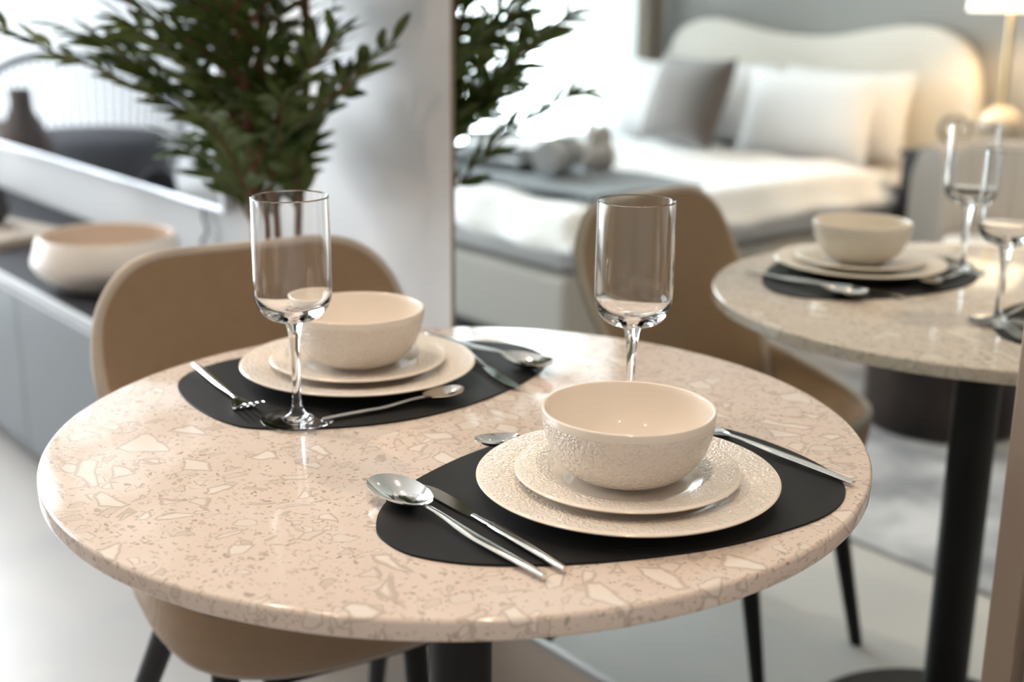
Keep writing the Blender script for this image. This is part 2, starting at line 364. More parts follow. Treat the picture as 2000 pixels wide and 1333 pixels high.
# ceiling downlights
for i, (x, y, e) in enumerate(DOWNLIGHTS):
    names = ['above the near place setting', 'above the tan dining chair', 'above the potted tree', 'behind the camera', 'over the free floor', 'over the drum table', 'over the bed foot']
    t = thing('downlight', 'round recessed ceiling downlight ' + names[i], 'downlight', (x, y, CEIL), 0, 'recessed ceiling downlights')
    obj('trim_ring', lathe([(.032, -.001), (.045, -.001), (.045, -.006), (.040, -.007), (.032, -.002)], 32, closed=True), 'fixture_white', t)
    obj('lamp', lathe([(0, -.0005), (.031, -.0005), (.031, -.003), (0, -.003)], 24), 'lamp_disc', t)
    li = bpy.data.lights.new('downlight_beam', 'SPOT'); li.energy = e; li.color = WARM; li.spot_size = math.radians(105); li.spot_blend = 0.7; li.shadow_soft_size = 0.03
    lo = bpy.data.objects.new('downlight_beam', li); C.objects.link(lo); lo.location = (x, y, CEIL - .03)

# ------------------------------------------------------------------ dining table
TZ = 0.745
tb = thing('dining_table', 'round pink-beige terrazzo dining table on a black pedestal', 'table')
R_, T_ = 0.400, 0.0185
prof = [(0, 0), (R_ - .004, 0)]
prof += [(R_ - .004 + .004 * math.sin(a * PI / 12), -.004 + .004 * math.cos(a * PI / 12)) for a in range(1, 7)]
prof += [(R_ - .004 + .004 * math.cos(a * PI / 12), -T_ + .004 - .004 * math.sin(a * PI / 12)) for a in range(0, 7)] + [(0, -T_)]
o = obj('table_top', fin('table_top', lathe(prof, 192)), 'terrazzo', tb, (0, 0, TZ)); o['label'] = 'terrazzo stone top'
obj('pole', lathe([(0, .012), (.0335, .012), (.0335, TZ - T_ - .008), (0, TZ - T_ - .008)], 48), 'black_metal', tb)
obj('mounting_plate', lathe([(0, TZ - T_ - .008), (.15, TZ - T_ - .008), (.15, TZ - T_), (0, TZ - T_)], 48), 'black_metal', tb)
obj('base_plate', lathe([(0, 0), (.214, 0), (.216, .003), (.216, .009), (.213, .012), (0, .0145)], 96), 'black_metal', tb)

# placemats (outline round the near plate centre; the far one is the same mat turned half round)
CN = Vector((-.2245, -.0155)); CF = Vector((.2150, -.0165))
_mat = [(-.154, .200), (-.182, .209), (-.215, .206), (-.25, .185), (-.277, .156), (-.302, .120), (-.328, .07), (-.352, .005), (-.364, -.066), (-.363, -.121), (-.345, -.166), (-.312, -.195),
        (-.262, -.210), (-.208, -.214), (-.163, -.209), (-.130, -.192), (-.088, -.134), (-.062, -.058), (-.064, .029), (-.088, .113), (-.118, .168)]
mout = spline([(x - CN.x, y - CN.y, 0) for x, y in _mat], 8)
def mk_mat(loc, rot, label):
    bm = plate_poly([(p.x, p.y) for p in mout], 0, .0022)
    me = fin('placemat', bm, True, 30, ('mat_leather', 'mat_leather_edge'))
    o = obj('placemat', me, None, None, (loc.x, loc.y, TZ), (0, 0, rot)); tag(o, label, 'placemat', 'black leather placemats on the terrazzo table'); return o
mk_mat(CN, 0, 'black leather pebble-shaped placemat nearest the camera, under the near plates')
mk_mat(CF, PI, 'black leather pebble-shaped placemat on the far side, in front of the tan chair')
MZ = TZ + .0023

def plate_mesh(name, R, h, well, emb=True):
    # section: underside, foot, rim edge, upper face
    t = .0042
    up = [(0, .0062), (well * .6, .0062), (well * .92, .0066), (well, .0080), (well + .006, .0105), (well + (R - well) * .5, h - .004), (R - .003, h - .0006)]
    dn = [(R - .001, h - .001), (R, h - .0020), (R - .0012, h - .0034), (well + (R - well) * .5, h - .004 - t), (well + .002, .0045), (well - .004, .0012), (well - .006, 0), (well - .010, 0), (well - .012, .0025), (0, .0025)]
    mi = [0, 0, 0, 0, 1, 1, 0] + [0] * (len(dn) - 1)
    return fin(name, lathe(up + dn, 160, matidx=mi), True, 50, ('porcelain', 'porcelain_embossed') if emb else ('porcelain',))
big = plate_mesh('dinner_plate', .1325, .0185, .082)
small = plate_mesh('salad_plate', .0990, .0165, .060)
def bowl_mesh():
    R, H = .0755, .0635
    out = [(0, .0025), (.028, .0025), (.029, 0), (.033, 0), (.0345, .0030)]
    n = 14
    for i in range(1, n + 1):
        a = i / n * PI / 2
        out.append((.0345 + (R - .0345) * math.sin(a) ** .92, .003 + (H - .003) * (1 - math.cos(a)) ** .93))
    t = .0034; rim = [(R - .0004, H + .0009), (R - .0018, H + .0013), (R - .0030, H + .0006)]
    inn = []
    for i in range(n, -1, -1):
        a = i / n * PI / 2
        inn.append((max(0, (.030 + (R - t - .030) * math.sin(a) ** .92)), .0072 + (H - .0072) * (1 - math.cos(a)) ** .93))
    inn += [(.020, .0062), (0, .0060)]
    prof = out + rim + inn
    mi = [0] * 4 + [1] * (n - 1) + [0] * (len(prof))
    return fin('soup_bowl', lathe(prof, 160, matidx=mi[:len(prof) - 1]), True, 60, ('porcelain', 'porcelain_embossed'))
bowl = bowl_mesh()
def setting(Cc, where, rot):
    o = obj('dinner_plate', big, None, None, (Cc.x, Cc.y, MZ), (0, 0, rot)); tag(o, 'large cream embossed dinner plate ' + where, 'plate', 'cream dinner plates')
    o = obj('salad_plate', small, None, None, (Cc.x, Cc.y, MZ + .0072), (0, 0, rot + 1)); tag(o, 'small cream embossed plate under the bowl ' + where, 'plate', 'cream side plates')
    o = obj('soup_bowl', bowl, None, None, (Cc.x + .001, Cc.y, MZ + .0138), (0, 0, rot + 2)); tag(o, 'cream porcelain bowl with embossed outside ' + where, 'bowl', 'cream bowls')
setting(CN, 'nearest the camera', 0); setting(CF, 'in front of the tan chair', PI)

# wine glasses
def glass_mesh():
    H = .229; Rb = .0385; zb = .108; t = .0012
    out = [(0, .0003), (.012, .0003), (.030, 0), (.0362, 0), (.0369, .0004), (.0370, .0008), (.0366, .0012), (.036, .0013), (.030, .0016), (.021, .0022), (.014, .0034), (.0098, .0055), (.0072, .0085), (.0058, .0125), (.0047, .020), (.0042, .040), (.0045, .065), (.0055, .085), (.0076, .098), (.0105, .1045)]
    for i in range(1, 13):
        a = i / 12 * PI / 2
        out.append((.0105 + (Rb - .0105) * math.sin(a) ** .85, .1045 + .030 * (1 - math.cos(a))))
    out += [(Rb + .0001, .140), (Rb + .0003, .155), (Rb, .185), (Rb - .0003, .210), (Rb - .0005, H - .004), (Rb - .0005, H - .0016), (Rb - .0005, H - .0007), (Rb - .0008, H - .0002), (Rb - .0011, H)]
    inn = [(Rb - .0014, H - .0002), (Rb - t - .0004, H - .0007), (Rb - t - .0004, H - .0016), (Rb - t - .0004, H - .004), (Rb - t - .0003, .210), (Rb - t, .185), (Rb - t + .0003, .155), (Rb - t + .0001, .140)]
    for i in range(12, -1, -1):
        a = i / 12 * PI / 2
        inn.append((max(0.0, (Rb - t) * math.sin(a) ** .85), .1095 + .025 * (1 - math.cos(a))))
    return fin('wine_glass', lathe(out + inn, 96), True, 60, ('clear_glass',))
gm = glass_mesh()
tag(obj('wine_glass', gm, None, None, (.119, .117, MZ + .0002)), 'tall clear wine glass standing on the edge of the far placemat, left', 'glass', 'empty clear wine glasses')
tag(obj('wine_glass', gm, None, None, (-.098, -.140, MZ + .0002), (0, 0, 1)), 'tall clear wine glass standing behind the near bowl', 'glass', 'empty clear wine glasses')

# cutlery: local +x is the head, handle end at x=-L; lies on z=0
def handle_path(x0, x1, z, n=16):
    return [Vector((x0 + (x1 - x0) * i / (n - 1), 0, z)) for i in range(n)]
def handle(bm, x0, x1, lift0, wmax, arch=.004):
    # flat tapering bar from the end (x0) to the neck (x1); slightly arched
    n = 20; path = []; rad = []; fl = []
    for i in range(n):
        s = i / (n - 1); x = x0 + (x1 - x0) * s
        z = .0024 + arch * math.sin(PI * s) * .5 + lift0 * smoothstep(.50, 1, s)
        wd = wmax * (.62 + .38 * math.sin(PI * min(1, s * 1.25) * .8 + .1)) * (1 - .45 * smoothstep(.62, 1.0, s))
        path.append((x, 0, z)); rad.append(1.0); fl.append((wd, .0021 - .0004 * s))
    tube(path, rad, 12, bm, fl); return bm
def spoon_bm(L, bl, bw, wmax, depth):
    bm = bmesh.new(); x1 = L / 2 - bl
    handle(bm, -L / 2, x1 + .004, .0065, wmax)
    cx = L / 2 - bl / 2; zr = .0120; t = .0010
    def outline(a):
        cxx = math.cos(a); s = math.sin(a)
        return bl / 2 * cxx, bw / 2 * s * (1 + .12 * cxx)
    def surf(off):
        def f(u, v):
            ex, ey = outline(2 * PI * u); r = v
            z = zr - depth * (1 - r ** 2.2) + off + .0018 * (ex / (bl / 2)) * r * r * (1 if ex > 0 else .3)
            return Vector((cx + ex * r, ey * r, z))
        return f
    nu, nv = 48, 9
    A = [[bm.verts.new(surf(0)(i / nu, (j + .001) / (nv - 1) if j else 1e-3)) for j in range(nv)] for i in range(nu)]
    B = [[bm.verts.new(surf(-t)(i / nu, (j + .001) / (nv - 1) if j else 1e-3)) for j in range(nv)] for i in range(nu)]
    for i in range(nu):
        k = (i + 1) % nu
        for j in range(nv - 1):
            bm.faces.new((A[i][j], A[k][j], A[k][j + 1], A[i][j + 1])); bm.faces.new((B[i][j + 1], B[k][j + 1], B[k][j], B[i][j]))
        bm.faces.new((A[i][-1], A[k][-1], B[k][-1], B[i][-1]))
    bm.faces.new([A[i][0] for i in range(nu)]); bm.faces.new([B[i][0] for i in reversed(range(nu))])
    zm = min(v.co.z for v in bm.verts)
    for v in bm.verts: v.co.z -= zm
    return bm
def fork_bm(L):
    bm = bmesh.new(); hd = .068; x1 = L / 2 - hd
    handle(bm, -L / 2, x1 + .002, .002, .0052)
    def z_at(x):
        s = (x - x1) / hd
        return .0044 - .004 * math.sin(PI * min(1, s * 1.05)) * .6 + .013 * smoothstep(.35, 1.0, s)
    # palm
    n = 9; top = []; xs = [x1 + (hd * .46) * i / (n - 1) for i in range(n)]
    ws = [.0030 + (.0118 - .0030) * smoothstep(0, .75, i / (n - 1)) for i in range(n)]
    cols = 9
    def sheet(off): return [[bm.verts.new((x, -w_ + 2 * w_ * c / (cols - 1), z_at(x) + off - .0012 * (1 - (2 * c / (cols - 1) - 1) ** 2) * (w_ / .0118))) for c in range(cols)] for x, w_ in zip(xs, ws)]
    A, B = sheet(.0008), sheet(-.0006)
    for i in range(n - 1):
        for c in range(cols - 1):
            bm.faces.new((A[i][c], A[i + 1][c], A[i + 1][c + 1], A[i][c + 1])); bm.faces.new((B[i][c + 1], B[i + 1][c + 1], B[i + 1][c], B[i][c]))
        bm.faces.new((A[i][0], B[i][0], B[i + 1][0], A[i + 1][0])); bm.faces.new((A[i + 1][-1], B[i + 1][-1], B[i][-1], A[i][-1]))
    bm.faces.new([A[-1][c] for c in range(cols)] + [B[-1][c] for c in reversed(range(cols))])
    xs0 = xs[-1] - .001
    for k in range(4):
        y0 = -.0102 + .0068 * k
        path = [(xs0 + (L / 2 - xs0) * i / 7, y0 * (1 - .05 * i / 7), z_at(xs0 + (L / 2 - xs0) * i / 7)) for i in range(8)]
        tube(path, 1.0, 8, bm, [(.0017 - .0007 * i / 7, .0010 - .0003 * i / 7) for i in range(8)])
    zm = min(v.co.z for v in bm.verts)
    for v in bm.verts: v.co.z -= zm
    return bm
def knife_bm(L):
    bm = bmesh.new(); bl = .088; x1 = L / 2 - bl
    handle(bm, -L / 2, x1 + .004, .0, .0050)
    pts = [(x1, -.0026), (x1 + .012, -.0056), (x1 + .035, -.0074), (x1 + .065, -.0070), (L / 2 - .008, -.0035), (L / 2, .0022), (L / 2 - .006, .0060), (x1 + .04, .0062), (x1 + .012, .0045), (x1, .0026)]
    pp = spline([(x, y, 0) for x, y in pts], 4)
    vs = [bm.verts.new((p.x, p.y, .0018)) for p in pp]; f = bm.faces.new(vs); r = bmesh.ops.extrude_face_region(bm, geom=[f])
    for v in [g for g in r['geom'] if isinstance(g, bmesh.types.BMVert)]: v.co.z = .0030
    zm = min(v.co.z for v in bm.verts)
    for v in bm.verts: v.co.z -= zm
    return bm
sp_me = fin('spoon', spoon_bm(.226, .077, .0440, .0052, .0105), True, 45, ('steel',))
ts_me = fin('teaspoon', spoon_bm(.160, .047, .031, .0032, .0062), True, 45, ('steel',))
fk_me = fin('fork', fork_bm(.214), True, 45, ('steel',)); kn_me = fin('knife', knife_bm(.208), True, 35, ('steel',))
def lay(me, name, head, end, label, cat, grp):
    hx, hy = head; ex, ey = end; a = math.atan2(hy - ey, hx - ex)
    tag(obj(name, me, None, None, ((hx + ex) / 2, (hy + ey) / 2, MZ + .0001), (0, 0, a)), label, cat, grp)
lay(sp_me, 'spoon', (-.088, .156), (-.310, .153), 'polished steel spoon at the left edge of the near placemat', 'spoon', 'steel soup spoons')
lay(kn_me, 'knife', (-.104, .122), (-.312, .133), 'steel table knife between the near spoon and the near plate', 'knife', 'steel table knives')
lay(fk_me, 'fork', (-.124, -.190), (-.338, -.186), 'steel fork on the right edge of the near placemat', 'fork', 'steel forks')
lay(ts_me, 'teaspoon', (-.070, .033), (-.098, -.124), 'small steel teaspoon mostly hidden behind the near plate', 'spoon', 'small steel teaspoons')
lay(fk_me, 'fork', (.146, .150), (.354, .118), 'steel fork at the left edge of the far placemat', 'fork', 'steel forks')
lay(ts_me, 'teaspoon', (.071, -.056), (.098, .100), 'small steel teaspoon lying before the far plate beside the glass foot', 'spoon', 'small steel teaspoons')
lay(sp_me, 'spoon', (.084, -.186), (.302, -.176), 'polished steel spoon at the right end of the far placemat', 'spoon', 'steel soup spoons')
lay(kn_me, 'knife', (.060, -.122), (.258, -.174), 'steel table knife between the far plate and the far spoon', 'knife', 'steel table knives')

# ------------------------------------------------------------------ dining chair (faces -X)
def chair():
    t = thing('dining_chair', 'tan woven-fabric shell chair with black legs at the far side of the table', 'chair', (.414, -.060, 0), PI - .15)
    # local +x is forward
    def back(u, v, off):
        s = 2 * u - 1                          # across
        zt = .445 + .372 * v
        hw = .192 + .033 * smoothstep(0, .65, v)
        nn = 2.5; vc = .56
        k = max(0.0, 1 - max(0.0, (v - vc) / (1 - vc)) ** nn) ** (1 / nn)
        y = s * (hw - .125 * (1 - k))
        a = abs(y) / hw
        wrap = .110 - .082 * smoothstep(.1, .85, v)
        x = -.160 - .058 * v ** .8 + wrap * a ** 3.0
        sl = math.copysign(3 * wrap * a * a / hw, y)
        ln = math.hypot(1, sl)
        return Vector((x + off / ln, y - off * sl / ln, zt))
    NU, NV = 61, 33
    def vmap(j): return 1 - (1 - j / (NV - 1)) ** 1.7
    TH = .0090
    bm = bmesh.new(); F = {}
    for side, off in ((0, TH), (1, -TH)):
        F[side] = [[bm.verts.new(back(i / (NU - 1), vmap(j), off)) for j in range(NV)] for i in range(NU)]
        for i in range(NU - 1):
            for j in range(NV - 1): bm.faces.new((F[side][i][j], F[side][i + 1][j], F[side][i + 1][j + 1], F[side][i][j + 1]))
    ring = [(i, 0) for i in range(NU)] + [(NU - 1, j) for j in range(1, NV)] + [(i, NV - 1) for i in range(NU - 2, -1, -1)] + [(0, j) for j in range(NV - 2, 0, -1)]
    for q, r in zip(ring, ring[1:] + ring[:1]):
        bm.faces.new((F[0][q[0]][q[1]], F[0][r[0]][r[1]], F[1][r[0]][r[1]], F[1][q[0]][q[1]]))
    o = obj('backrest', fin('backrest', bm, True, 60), 'tan_fabric', t)
    edge = [back(0, vmap(j), 0) for j in range(NV)] + [back(i / (NU - 1), 1, 0) for i in range(1, NU - 1)] + [back(1, vmap(j), 0) for j in range(NV - 1, -1, -1)]
    ed = [edge[0]]
    for p in edge[1:]:
        if (p - ed[-1]).length > .006: ed.append(p)
    pb = tube(ed, .0092, 10); pp = obj('edge_piping', fin('edge_piping', pb, True, 70), 'tan_piping_lit', o)
    # seat: bucket pan with side walls that climb towards the back
    def plan(u):
        a = 2 * PI * u; ca, sa = math.cos(a), math.sin(a); n = 2.7
        ex = math.copysign(abs(ca) ** (2 / n), ca); ey = math.copysign(abs(sa) ** (2 / n), sa)
        return (.205 if ex > 0 else .190) * ex, .232 * ey
    def rimz(x): return .470 + .075 * smoothstep(.17, -.19, x)
    def seat(u, v):
        px_, py_ = plan(u); zr = rimz(px_)
        prof_ = [(0.0, .452), (.60, .450), (.84, .452), (.935, .458 + (zr - .458) * .5), (.965, zr - .003), (.985, zr), (1.0, zr - .006), (1.0, zr - .030), (.985, .415), (.945, .388), (.90, .375), (.86, .370), (.80, .366), (0, .360)]
        k = v * (len(prof_) - 1); i = min(int(k), len(prof_) - 2); f = k - i
        r = prof_[i][0] * (1 - f) + prof_[i + 1][0] * f; z = prof_[i][1] * (1 - f) + prof_[i + 1][1] * f
        return Vector((px_ * max(r, .002), py_ * max(r, .002), z))
    bm = grid(seat, 96, 40, wrap=True); bmesh.ops.holes_fill(bm, edges=[e for e in bm.edges if e.is_boundary])
    so = obj('seat', fin('seat', bm, True, 50), 'tan_fabric', t)
    obj('seat_piping', fin('seat_piping', loop_tube([Vector((plan(i / 96)[0] * .99, plan(i / 96)[1] * .99, rimz(plan(i / 96)[0]))) for i in range(96)], .0055, 8), True, 70), 'tan_piping_lit', so)
    obj('lower_seam', fin('lower_seam', loop_tube([Vector((plan(i / 96)[0] * .885, plan(i / 96)[1] * .885, .3715)) for i in range(96)], .0035, 8), True, 70), 'tan_piping_lit', so)
    obj('leg_frame', box(-.14, -.12, .345, .15, .12, .362, .004), 'black_leg', t)
    Rz = Matrix.Rotation(PI - .15, 4, 'Z').inverted(); og = Vector((.414, -.060, 0))
    for a, b_ in (((.335, .110, .366), (.281, .164, 0)), ((.310, -.150, .366), (.255, -.140, 0)), ((.470, .125, .366), (.660, .170, 0)), ((.470, -.215, .366), (.640, -.295, 0))):
        p, q = Rz @ (Vector(a) - og), Rz @ (Vector(b_) - og)
        obj('leg', tube([p, p.lerp(q, .5), q], [.0175, .0155, .0115], 16), 'black_leg', t)
chair()

# ------------------------------------------------------------------ console, television and what stands there
cs = thing('media_console', 'long low grey media console with a dark top under the television', 'cabinet', (2.47, -.445, 0))
obj('plinth', box(-1.06, -.19, 0, 1.06, .17, .05), 'charcoal', cs)
obj('body', box(-1.10, -.205, .05, 1.10, .200, .462, .003), 'console_grey', cs)
for k in range(3):
    x0 = -1.10 + k * 2.2 / 3
    d_ = obj('drawer_front', box(x0 + .002, .200, .055, x0 + 2.2 / 3 - .002, .219, .445, .002), 'console_grey', cs)
    obj('grip_rail', box(x0 + .002, .203, .449, x0 + 2.2 / 3 - .002, .222, .459, .002), 'console_edge', d_)
obj('top', box(-1.102, -.210, .462, 1.102, .224, .492, .003), 'console_top', cs)
obj('top_edge', box(-1.104, .224, .470, 1.104, .229, .492, .001), 'console_edge', cs)
tv = thing('television', 'wide flat television hung on the wall above the grey console', 'television', (2.60, TVY + .002, .655))
obj('back_shell', box(-.80, 0, .06, .80, .030, .90, .004), 'charcoal', tv)
obj('screen', box(-.845, .030, .012, .845, .046, .96, .002), 'tv_screen', tv)
obj('bezel', box(-.848, .028, 0, .848, .050, .0125, .002), 'tv_bezel', tv)
obj('side_bezel', box(-.852, .028, 0, -.845, .050, .96, .001), 'tv_bezel', tv)
bw = thing('decor_bowl', 'wide white ceramic bowl on the dark console top', 'bowl', (1.875, -.375, .492))
obj('bowl_body', fin('bowl_body', lathe([(0, 0), (.100, 0), (.118, .006), (.158, .040), (.169, .056), (.170, .066), (.155, .116), (.150, .122), (.143, .119), (.150, .070), (.148, .056), (.112, .016), (0, .012)], 96,
    matidx=[0] * 7 + [1] * 6), True, 35, ('white_ceramic', 'white_ceramic_inside')), None, bw)
bk = thing('book', 'pale closed book lying on the console at the left', 'book', (2.62, -.36, .492), .25)
obj('cover', box(-.17, -.11, 0, .17, .11, .026, .003), 'book_cover', bk); obj('pages', box(-.165, -.1115, .004, .171, .105, .022), 'book_pages', bk)
so = thing('stone_ornament', 'small dark rounded ornament on the pale book', 'ornament', (2.70, -.36, .518))
obj('ornament_body', fin('ornament_body', lathe([(0, 0), (.035, 0), (.055, .02), (.060, .05), (.050, .085), (.028, .11), (0, .118)], 40), True, 60), 'dark_stone', so)
pc = [(1.92, TVY + .012, .66), (1.93, TVY + .015, .62), (1.905, TVY + .018, .585), (1.935, TVY + .02, .555), (1.90, TVY + .02, .53), (1.92, TVY + .03, .497)]
tag(obj('television_cable', fin('television_cable', tube(spline(pc, 5, False), .005, 8), True, 60), 'cable'), 'thin dark cable hanging below the television behind the white bowl', 'cable')

# ------------------------------------------------------------------ potted tree
def tree():
    PX, PY = .985, -.315
    t = thing('potted_tree', 'tall potted tree with slim dark green leaves in the corner behind the chair', 'plant', (PX, PY, 0))
    pot = obj('pot', fin('pot', lathe([(0, 0), (.105, 0), (.115, .01), (.140, .30), (.143, .31), (.136, .313), (.130, .30), (.128, .27), (0, .268)], 64), True, 35), 'pot_grey', t)
    obj('soil', fin('soil', lathe([(0, .278), (.06, .281), (.127, .272), (.127, .262), (0, .262)], 40), True, 60), 'soil', t)
    rnd = random.Random(21)
    lv = []
    def inside(p):
        x, y = PX + p.x, PY + p.y
        if y < MY + .045: return False
        return True
    trunks = [((-.012, .030), (-.035, .055)), ((.020, -.015), (.010, -.030)), ((-.005, -.050), (-.03, -.085))]
    for (a, b_) in trunks:
        ph = rnd.random() * 6
        path = [(a[0] + (b_[0] - a[0]) * k / 9 + .008 * math.sin(k * .9 + ph), a[1] + (b_[1] - a[1]) * k / 9 + .008 * math.cos(k * .8 + ph), .27 + 1.45 * k / 9) for k in range(10)]
        tr = obj('trunk', fin('trunk', tube(path, [.0125 - .0085 * k / 9 for k in range(10)], 10), True, 70), 'bark', t)
        nb = 34; bb = bmesh.new()
        for k in range(nb):
            h = .33 + .64 * ((k + rnd.random()) / nb)          # along the trunk
            f = h * 9; i = min(8, int(f)); p0 = Vector(path[i]).lerp(Vector(path[i + 1]), f - i)
            az = k * 2.4 + rnd.uniform(-.4, .4)
            reach = 1.0
            if k % 4 == 1 and .40 < h < .66: az = .89 + rnd.uniform(-.45, .45); reach = 1.45
            ln = reach * rnd.uniform(.22, .36) * (.80 + .45 * math.sin(PI * min(1, (h - .30) / .55))) 
            el = rnd.uniform(.85, 1.22) if reach == 1.0 else rnd.uniform(.70, .95)
            dirv = Vector((math.cos(az) * math.cos(el), math.sin(az) * math.cos(el), math.sin(el)))
            P = [p0]; n = 11
            for s in range(n):
                dirv = (dirv + Vector((math.cos(az), math.sin(az), -.25)) * .055 + Vector((rnd.uniform(-.05, .05), rnd.uniform(-.05, .05), rnd.uniform(-.04, .04)))).normalized()
                q = P[-1] + dirv * (ln / n)
                if not inside(q): break
                P.append(q)
            if len(P) < 3: continue
            tube(P, [.0032 - .0022 * s / (len(P) - 1) for s in range(len(P))], 5, bb)
            for s in range(2, len(P)):
                for side in (-1, 1, 0, random.choice((-1, 1))):
                    tdir = (P[s] - P[s - 1]).normalized()
                    if side == 0 and s < len(P) - 1 and rnd.random() < .2: continue
                    sidev = tdir.cross(Vector((rnd.uniform(-.6, .6), rnd.uniform(-.6, .6), 1))).normalized()
                    ang = rnd.uniform(.45, .95) * (side if side else rnd.choice((-.35, .35)))
                    ld = (tdir * math.cos(ang) + sidev * math.sin(ang)).normalized()
                    ld = (ld + Vector((0, 0, rnd.uniform(-.10, .30)))).normalized()
                    base = P[s - 1].lerp(P[s], rnd.random())
                    L = rnd.uniform(.058, .092)
                    if not inside(base + ld * L): continue
                    up = (ld.cross(sidev)).normalized()
                    if up.z < 0: up = -up
                    lv.append((base, ld, up, L))
        obj('branches', fin('branches', bb, True, 70), 'bark', tr)
    # leaf mesh: unit length along x, folded blade with a droop
    def leaf_geo():
        st = [(0, .012), (.15, .052), (.38, .104), (.62, .106), (.84, .064), (1, .004)]
        vs, fs = [], []
        for s, hw in st:
            z = -.16 * s * s
            vs += [(s, -hw, z + hw * .35), (s, 0, z), (s, hw, z + hw * .35)]
        for k in range(len(st) - 1):
            a = 3 * k
            fs += [(a, a + 1, a + 4, a + 3), (a + 1, a + 2, a + 5, a + 4)]
        return vs, fs
    vs, fs = leaf_geo()
    me = bpy.data.meshes.new('leaf'); me.from_pydata(vs, [], fs); me.polygons.foreach_set('use_smooth', [True] * len(fs)); me.materials.append(MATS['leaf_dark'])
    camp = Vector((-.970, .720, 1.1744)); org = Vector((PX, PY, 0))
    def score(l):
        p = org + l[0] - camp; d = p.normalized()
        if p.z > .05 + 0.0 * p.length: return 99 + p.z
        return p.length
    lv.sort(key=score)
    for base, ld, up, L in lv[:300]:
        y = up.cross(ld).normalized(); z = ld.cross(y).normalized()
        o = obj('leaf', me, None, t)
        o.matrix_local = Matrix(((ld.x * L, y.x * L, z.x * L, base.x), (ld.y * L, y.y * L, z.y * L, base.y), (ld.z * L, y.z * L, z.z * L, base.z), (0, 0, 0, 1)))
    V, F = [], []
    for base, ld, up, L in lv[300:]:
        y = up.cross(ld).normalized(); z = ld.cross(y).normalized(); o0 = len(V)
        V += [tuple(base + L * (ld * a + y * b_ + z * c)) for a, b_, c in vs]; F += [tuple(i + o0 for i in f) for f in fs]
    m2 = bpy.data.meshes.new('foliage'); m2.from_pydata(V, [], F); m2.polygons.foreach_set('use_smooth', [True] * len(F)); m2.materials.append(MATS['leaf_dark'])
    o = obj('foliage', m2, None, t); o['kind'] = 'stuff'
tree()

# ------------------------------------------------------------------ the bedroom side (seen in the mirror)
rug = tag(obj('rug', fin('rug', box(.10, .53, 0, 3.1, 2.40, .012, .004), True, 40), 'rug_pile'), 'large mottled grey rug under and before the bed', 'rug')
BZ = .013
bed = thing('bed', 'upholstered double bed with a wavy cream headboard', 'bed', (2.705, 1.90, BZ))
obj('plinth', box(-.76, -.98, 0, .76, 1.02, .07), 'bed_plinth', bed)
obj('base', box(-.84, -1.08, .07, .84, 1.04, .30, .02, 3), 'bed_base', bed)
obj('mattress', box(-.815, -1.05, .302, .815, 1.03, .455, .05, 4), 'bed_mattress', bed)
# headboard: closed wavy outline
hb = [(-.86, .10), (-.86, .55), (-.855, .78), (-.80, .93), (-.68, 1.005), (-.53, 1.02), (-.36, 1.0), (-.15, .968), (.08, .962), (.30, .985), (.52, 1.02), (.66, 1.012), (.79, .95), (.86, .80), (.875, .55), (.875, .10)]
hs = spline([(x, z, 0) for x, z in hb], 6, False)
bm = bmesh.new()
fr = [bm.verts.new((p.x, 1.045, p.y)) for p in hs]; f = bm.faces.new(fr); r = bmesh.ops.extrude_face_region(bm, geom=[f])
for v in [g for g in r['geom'] if isinstance(g, bmesh.types.BMVert)]: v.co.y = 1.113
bmesh.ops.bevel(bm, geom=[e for e in bm.edges if abs(e.verts[0].co.y - e.verts[1].co.y) < 1e-4], offset=.018, segments=3, profile=.5, affect='EDGES')
obj('headboard', fin('headboard', bm, True, 50), 'headboard_fabric', bed)
# duvet
def duvet_fn(u, v):
    x = -.875 + 1.75 * u; y = -1.10 + 1.65 * v
    s = max(0, abs(x) - .80); e = max(0, -1.035 - y)
    z = .478 + .012 * math.sin(x * 7 + y * 3) * math.sin(y * 5 - x * 2) + .006 * math.sin(x * 19 + y * 11)
    drop = .085 * smoothstep(0, .06, s) + .085 * smoothstep(0, .055, e)
    z -= min(drop, .09)
    if s > .03: x += .012 * math.sin(y * 23)
    if e > .03: y += .012 * math.sin(x * 21)
    return Vector((x, y, z))
bm = grid(duvet_fn, 70, 70)
r = bmesh.ops.extrude_face_region(bm, geom=bm.faces[:])
for v in [g for g in r['geom'] if isinstance(g, bmesh.types.BMVert)]: v.co.z += .022
tag(obj('duvet', fin('duvet', bm, True, 70), 'bed_linen', None, (2.705, 1.90, BZ)), 'white duvet spread over the bed', 'duvet')
def pillow_me(name, W, H, T, m, pinch=.06):
    def f(sign):
        def g(u, v):
            a, b_ = 2 * u - 1, 2 * v - 1
            th = (max(0, 1 - abs(a) ** 2.6) * max(0, 1 - abs(b_) ** 2.6)) ** .55
            return Vector((W / 2 * a * (1 - pinch * (1 - abs(b_) ** 2)), sign * T / 2 * th, H / 2 * b_ * (1 - pinch * (1 - abs(a) ** 2))))
        return g
    bm = grid(f(1), 28, 22); grid(f(-1), 28, 22, bm); bmesh.ops.remove_doubles(bm, verts=bm.verts[:], dist=1e-5)
    return fin(name, bm, True, 70, (m,))
pw = pillow_me('pillow', .66, .37, .17, 'pillow_white'); cu = pillow_me('cushion', .50, .39, .19, 'velvet_taupe', .08)
def put(me, name, x, y, z, lean, rz, label, grp=None, cat='pillow'):
    o = obj(name, me, None, None, (x, y, z), (lean, 0, rz)); tag(o, label, cat, grp)
put(pw, 'pillow', 3.10, 2.84, .668, -.16, .03, 'white pillow leaning on the headboard, window side at the back', 'white bed pillows')
